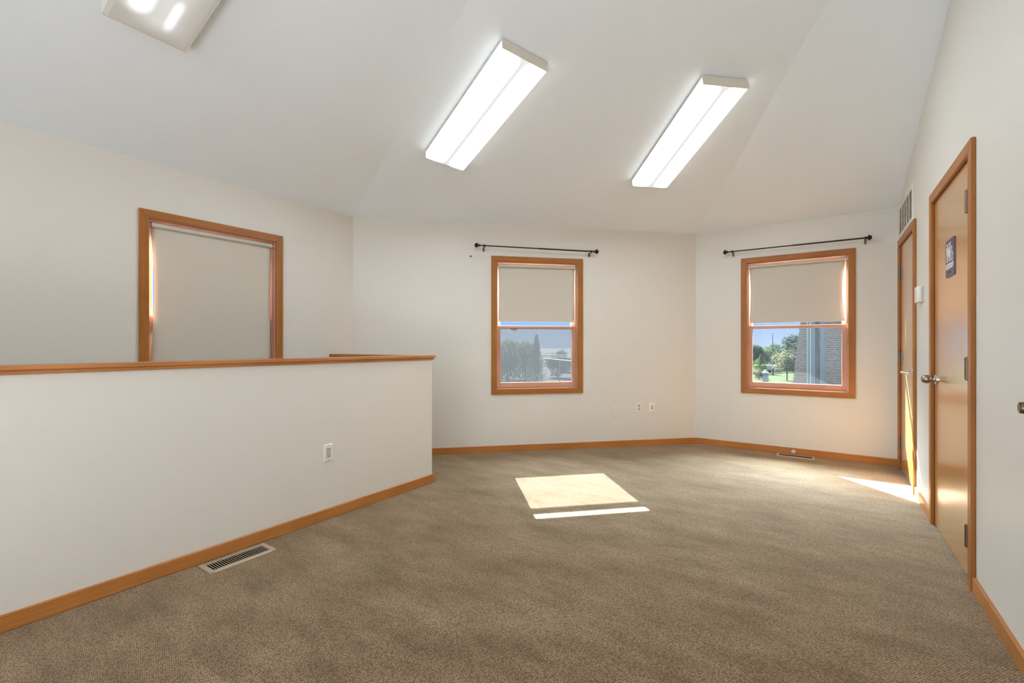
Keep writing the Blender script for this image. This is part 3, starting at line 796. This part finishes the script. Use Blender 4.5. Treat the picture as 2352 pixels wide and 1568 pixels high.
me = bpy.data.meshes.new_from_object(tmp.evaluated_get(bpy.context.evaluated_depsgraph_get()))
bpy.data.objects.remove(tmp)
xs = [v.co.x for v in me.vertices]; wdt = max(xs) - min(xs); k = .176 / wdt; ky = .030 / (max(v.co.y for v in me.vertices))
mid_x = (max(xs) + min(xs)) / 2
for v in me.vertices:
    x, y, zv = v.co
    p = W('right', sx_(.105 + (x - mid_x) * k), .0042 + zv, zz(.045 + y * ky)) - t.location
    v.co = p
me.materials.append(M['white'])
lt = bpy.data.objects.new('lettering', me); COL.objects.link(lt); lt.parent = t
br = MB('right')
for i in range(8):
    for j in range(3):
        if (i * 7 + j * 5) % 3 == 0: continue
        for q in (0, 1):
            x0 = .072 + i * .0085 + q * .003
            br.box(sx_(x0 + .0016), sx_(x0), D0, D1, zz(.020 + j * .004), zz(.0216 + j * .004))
br.build('braille', principled('braille_ink', (0.03, 0.025, 0.09), .4), t)

# ------------------------------------------------------------------ floor registers
def register(cx_, cy_, L, Wd, ang, n, label):
    t = thing('floor_register', (0, 0, 0), label, 'vent', 'tan steel floor registers')
    iw, il = Wd / 2 - .024, L / 2 - .024
    fm = MB()
    pr = [(0.0, .001), (0.0, .004), (.008, .0085), (.024, .0085), (.024, .001)]
    for sgn in (-1, 1):
        fm.prism([(sgn * (Wd / 2 - p), q) for p, q in pr], 'u', -L / 2 + .024, L / 2 - .024)
        fm.box(sgn * (L / 2 - .024) if sgn > 0 else -L / 2, L / 2 if sgn > 0 else -L / 2 + .024, -Wd / 2 + .001, Wd / 2 - .001, .001, .0080)
    fm.build('frame', M['register'], t)
    MB().box(-il, il, -iw, iw, .0006, .0016).build('duct_shade', M['dark'], t)  # black sheet painted as the shade below the fins
    for i in range(n + 1):
        x = -il + 2 * il * i / n
        MB().box(x - .0011, x + .0011, -iw, iw, .0052, .0078).build('fin', M['register'], t)
    t.location = (cx_, cy_, 0); t.rotation_euler = (0, 0, R_(ang))
    return t
register(-2.590, 1.204, .333, .140, 90, 24, 'tan floor register with dark slots beside the half wall')
register(-0.245, 5.522, .335, .140, 0, 24, 'tan floor register with dark slots under the window beside the doors')
# rubber bumper door stop on the far baseboard
t = thing('door_stop', W('far', -.265, BT, .03), 'round pale rubber door stop on the baseboard behind the far register', 'door stop')
MB('far').lathe((-.265, BT, .034), (0, 1, 0), [(0, .020), (.006, .020), (.010, .018), (.014, .012), (.015, .001)], 20).build('bumper', M['clear'], t, smooth=True)
MB('far').lathe((-.265, BT + .0142, .034), (0, 1, 0), [(0, .008), (.0012, .0075), (.0014, .001)], 14).build('dimple', M['grey_plastic'], t, smooth=True)

# ------------------------------------------------------------------ outdoors (ground lies a storey below)
GZ = -3.2
g = MB(); g.prism([(-400, 8.5), (300, 8.5), (300, 600), (-400, 600)], 'z', GZ - .5, GZ)
tag(g.build('ground', M['lawn']), 'green lawn seen through the windows', 'lawn', kind='structure')

def foliage_mesh(name, r, h, n, leaf, seed, shape='round'):
    rd = random.Random(seed); bm = bmesh.new()
    blobs = []
    for i in range(9 if shape == 'round' else 7):
        if shape == 'round':
            a = rd.uniform(0, 6.28); q = rd.uniform(.15, .65)
            blobs.append((math.cos(a) * q * r, math.sin(a) * q * r, h * rd.uniform(.2, .8), r * rd.uniform(.32, .55)))
        else:
            s = i / 6; blobs.append((rd.uniform(-.08, .08) * r, rd.uniform(-.08, .08) * r, h * (.08 + .86 * s), r * (1.0 - .86 * s)))
    for i in range(n):
        bx, by, bz, br_ = rd.choice(blobs)
        d = Vector((rd.gauss(0, 1), rd.gauss(0, 1), rd.gauss(0, 1))).normalized()
        p = Vector((bx, by, bz)) + d * br_ * rd.uniform(.55, 1.05)
        if p.z < 0: p.z = rd.uniform(0, .2)
        nn = (d + Vector((rd.uniform(-.7, .7), rd.uniform(-.7, .7), rd.uniform(-.3, .9)))).normalized()
        a = nn.orthogonal().normalized(); b = nn.cross(a); ll = leaf * rd.uniform(.6, 1.3); ph = rd.uniform(0, 6.28)
        a, b = a * math.cos(ph) + b * math.sin(ph), b * math.cos(ph) - a * math.sin(ph)
        bm.faces.new([bm.verts.new(p + v) for v in (a * ll, b * ll * .6 + nn * ll * .15, -a * ll, -b * ll * .6 + nn * ll * .15)])
    me = bpy.data.meshes.new(name); bm.to_mesh(me); bm.free(); return me
FM = {'round': foliage_mesh('foliage', 1, 1.5, 5200, .048, 3), 'tall': foliage_mesh('foliage', 1, 2.0, 5000, .045, 5, 'cone'), 'loose': foliage_mesh('foliage', 1, 1.4, 2200, .055, 11)}
def tree(x, y, width, ztop, zcrown, kind, leaf, label, name='tree', group=None, trunk=True):
    t = thing(name, (x, y, GZ), label, name, group)
    me = FM[kind].copy(); me.materials.append(M[leaf])
    fo = bpy.data.objects.new('foliage', me); COL.objects.link(fo); fo.parent = t
    hh = {'round': 1.68, 'tall': 2.1, 'loose': 1.6}[kind]
    fo.location = (0, 0, zcrown - GZ); fo.scale = (width / 2, width / 2, (ztop - zcrown) / hh)
    fo.rotation_euler = (0, 0, rnd.uniform(0, 6))
    if trunk:
        h = (zcrown - GZ) + (ztop - zcrown) * .5; r = max(.06, width * .018)
        tk = MB(); tk.tube([(x, y, GZ - .1), (x + .03, y, GZ + h * .3), (x - .05, y, GZ + h * .65), (x, y, GZ + h)], [r * 1.3, r, r * .75, r * .3], 8)
        for q in range(4):
            a = q * 1.6 + .4; z0 = GZ + h * (.55 + .08 * q)
            tk.tube([(x, y, z0), (x + math.cos(a) * width * .14, y + math.sin(a) * width * .14, z0 + h * .12), (x + math.cos(a) * width * .24, y + math.sin(a) * width * .24, z0 + h * .28)], [r * .5, r * .35, r * .12], 6)
        tk.build('trunk', M['bark'], t, smooth=True)
    return t
# view of the window beside the doors
tree(-3.85, 66.4, 4.6, .95, -2.1, 'loose', 'leaf_pale', 'small pale leaved tree on the lawn left of the shingled tower')
tree(-3.2, 88, 8.6, 3.3, -2.6, 'round', 'leaf_dark', 'tall dark tree rising behind the shingled tower edge')
tree(-5.9, 97, 5.0, 1.3, -2.6, 'round', 'leaf_mid', 'rounded green tree between the pole and the tall dark tree')
tree(-8.0, 79.3, 2.5, -.15, -2.5, 'tall', 'leaf_lime', 'bright green cone shaped shrub left of the pole', 'shrub')
tree(-10.1, 92, 5.2, 1.4, -2.8, 'round', 'leaf_dark', 'dark tree at the left edge of the window view')
tree(-6.95, 66.5, 2.0, -1.7, -3.1, 'loose', 'leaf_pale', 'low pale bush beside the grey cabinet', 'shrub')
tree(-8.8, 112, 8, 1.5, -3.0, 'round', 'leaf_mid', 'distant green tree behind the white trailer')
for x, y, z, lf, lb in ((-16.8, 150, 1.6, 'leaf_mid', 'far treeline tree showing leftmost on the horizon'), (-12.0, 158, 1.9, 'leaf_dark', 'far treeline tree behind the cone shrub, between the other two'), (-7.4, 168, 1.5, 'leaf_mid', 'far treeline tree straight behind the utility pole')):
    tree(x, y, 7.5, z, -3.1, 'round', lf, lb, group='far treeline trees')
# utility pole
t = thing('utility_pole', (-6.12, 75.7, GZ), 'tall dark utility pole standing on the lawn', 'pole')
MB().tube([(-6.12, 75.7, GZ - .1), (-6.12, 75.7, 0), (-6.14, 75.7, 2.9)], [.11, .075, .03], 10).build('mast', M['bark'], t, smooth=True)
MB().tube([(-6.14, 75.7, 2.9), (-6.14, 75.7, 3.1)], [.03, .015], 8).build('insulator', M['grey_box'], t)
# grey cabinet with white cap
t = thing('utility_cabinet', (-5.48, 59.2, GZ), 'grey utility cabinet with white cap on the lawn', 'cabinet')
MB().box(-5.77, -5.23, 58.95, 59.45, GZ, -2.02).bevel(.02).build('body', M['grey_box'], t)
MB().box(-5.83, -5.17, 58.9, 59.5, -2.02, -1.93).bevel(.01).build('lid', M['trim_white'], t)
MB().tube([(-5.5, 59.2, -1.93), (-5.5, 59.2, -1.72), (-5.5, 59.2, -1.60)], [.14, .16, .03], 12).build('finial', M['trim_white'], t, smooth=True)
# parked trailer behind
t = thing('trailer', (-7.9, 84, GZ), 'white parked trailer beyond the lawn', 'trailer')
MB().box(-9.4, -6.4, 83.2, 85.0, -2.75, -2.0).bevel(.08).build('body', M['trim_white'], t)
MB().box(-9.2, -7.6, 83.19, 83.25, -2.45, -2.15).build('window', M['dark'], t)
for x in (-8.6, -7.2):
    MB().tube([(x, 83.3, GZ + .21), (x, 83.5, GZ + .21)], .2, 14).build('wheel', M['dark'], t)
MB().box(-6.4, -5.6, 84.0, 84.2, -2.75, -2.65).build('drawbar', M['grey_box'], t)
# grey garden wall
t = thing('garden_wall', (-6.6, 89.6, GZ), 'long grey block wall at the back of the lawn', 'wall')
for i in range(8):
    MB().box(-8.8 + i * .7, -8.12 + i * .7, 89.5, 89.75, GZ, -2.35 - (i % 2) * .02).build('panel', M['grey_wall'], t)
# shingled tower with battered side
TY = 33.2
t = thing('shingled_tower', (0.6, TY, GZ), 'tall tapering tower clad in weathered shingles beside the lawn', 'tower')
def edge_l(z): return -1.555 + (z + 1.01) * .1016
def edge_r(z): return 4.2 - (z + 1.01) * .1016
co = MB()
co.bm.free(); co.bm = bmesh.new()
z_top = 9.0
lo = [co.bm.verts.new(p) for p in ((edge_l(GZ), TY, GZ), (edge_r(GZ), TY, GZ), (edge_r(GZ), TY + 4, GZ), (edge_l(GZ), TY + 4, GZ))]
hi = [co.bm.verts.new(p) for p in ((edge_l(z_top), TY, z_top), (edge_r(z_top), TY, z_top), (edge_r(z_top), TY + 4, z_top), (edge_l(z_top), TY + 4, z_top))]
co.bm.faces.new(lo[::-1]); co.bm.faces.new(hi)
for i in range(4): co.bm.faces.new([lo[i], lo[(i + 1) % 4], hi[(i + 1) % 4], hi[i]])
co.build('core', M['stain'], t)
hc = .132; rs = random.Random(2)
sh = MB()
zc = GZ
while zc < z_top - hc:
    spans = [(edge_l(zc) - .03, -.875), (.035, edge_r(zc) + .03)] if zc < 5.5 else [(edge_l(zc) - .03, edge_r(zc) + .03)]
    for xa, xb in spans:
        x = xa
        while x < xb - .001:
            w_ = rs.uniform(.14, .34); j = rs.uniform(-.008, .008)
            if x > 1.4 or zc > 4.5: w_ = 1.2
            x1 = min(x + w_, xb)
            sh.prism([(TY - .075 + j * .3, zc + .019 + j), (TY - .012, zc + hc), (TY, zc + hc), (TY, zc + .019 + j)], 'u', x + .002, x1 - .002)
            x = x1
    zc += hc
so = sh.build('shingle_courses', M['shingle'], t); so['kind'] = 'stuff'
MB().box(-.875, -.80, TY - .10, TY, GZ, 5.6).build('corner_trim', M['trim_white'], t)
MB().box(-.735, -.66, TY - .10, TY, GZ, 5.6).build('corner_trim', M['trim_white'], t)
MB().box(-.80, -.735, TY - .05, TY, GZ, 5.6).build('gutter', M['grey_box'], t)
MB().box(-.66, -.46, TY - .06, TY, GZ, 5.6).build('painted_board', M['slate_paint'], t)
MB().box(-.205, .035, TY - .06, TY, GZ, 5.6).build('painted_board', M['slate_paint'], t)
for i in range(3):
    MB().box(-.46 + i * .085, -.378 + i * .085, TY - .045, TY, GZ, 5.6).build('stained_board', M['stain'], t)
# view of the middle window
rd_ = MB(); rd_.prism([(-120, 12), (-12.5, 12), (-20.5, 76), (-75, 600), (-400, 600)], 'z', GZ, GZ + .03)
tag(rd_.build('road', principled('asphalt', (0.026, 0.029, 0.033), 0.95, spec=0.05)), 'grey asphalt yard seen through the milky window', 'road', kind='structure')
tree(-28.55, 41.05, 5.6, 2.25, -3.0, 'round', 'leaf_mid', 'big bushy tree filling the left of the milky window view')
tree(-31.3, 48.86, 5.6, 2.1, -3.0, 'round', 'leaf_mid', 'second bushy tree, between the big one and the conifer')
tree(-22.9, 37.7, 2.4, 2.4, -3.0, 'tall', 'leaf_dark', 'narrow conifer rising above the bushes in the milky view')
tree(-29.64, 54.41, 4.0, .75, -3.0, 'round', 'leaf_dark', 'low dark tree behind the end of the white rail')
tree(-34.94, 66.95, 5.5, -.6, -3.0, 'round', 'leaf_dark', 'distant shrubby tree seen under the white rail')
t = thing('pipe_fence', (-20.5, 39, GZ), 'pipe fence with rails and posts in the milky window view', 'fence')
for n_, p, q, r in (('rail', (-22.3, 38.6, .21), (-17.6, 39.9, .17), .035), ('rail', (-22.2, 38.6, .02), (-17.6, 39.9, 0), .03), ('sloped_rail', (-21.38, 36.3, -.02), (-17.3, 36.0, -.30), .045)):
    MB().tube([p, q], r, 8).build(n_, M['trim_white'] if n_ == 'sloped_rail' else M['grey_box'], t)
for x, y in ((-21.0, 38.95), (-18.2, 39.73)):
    MB().tube([(x, y, GZ), (x, y, .22)], .06, 8).build('post', M['grey_box'], t)
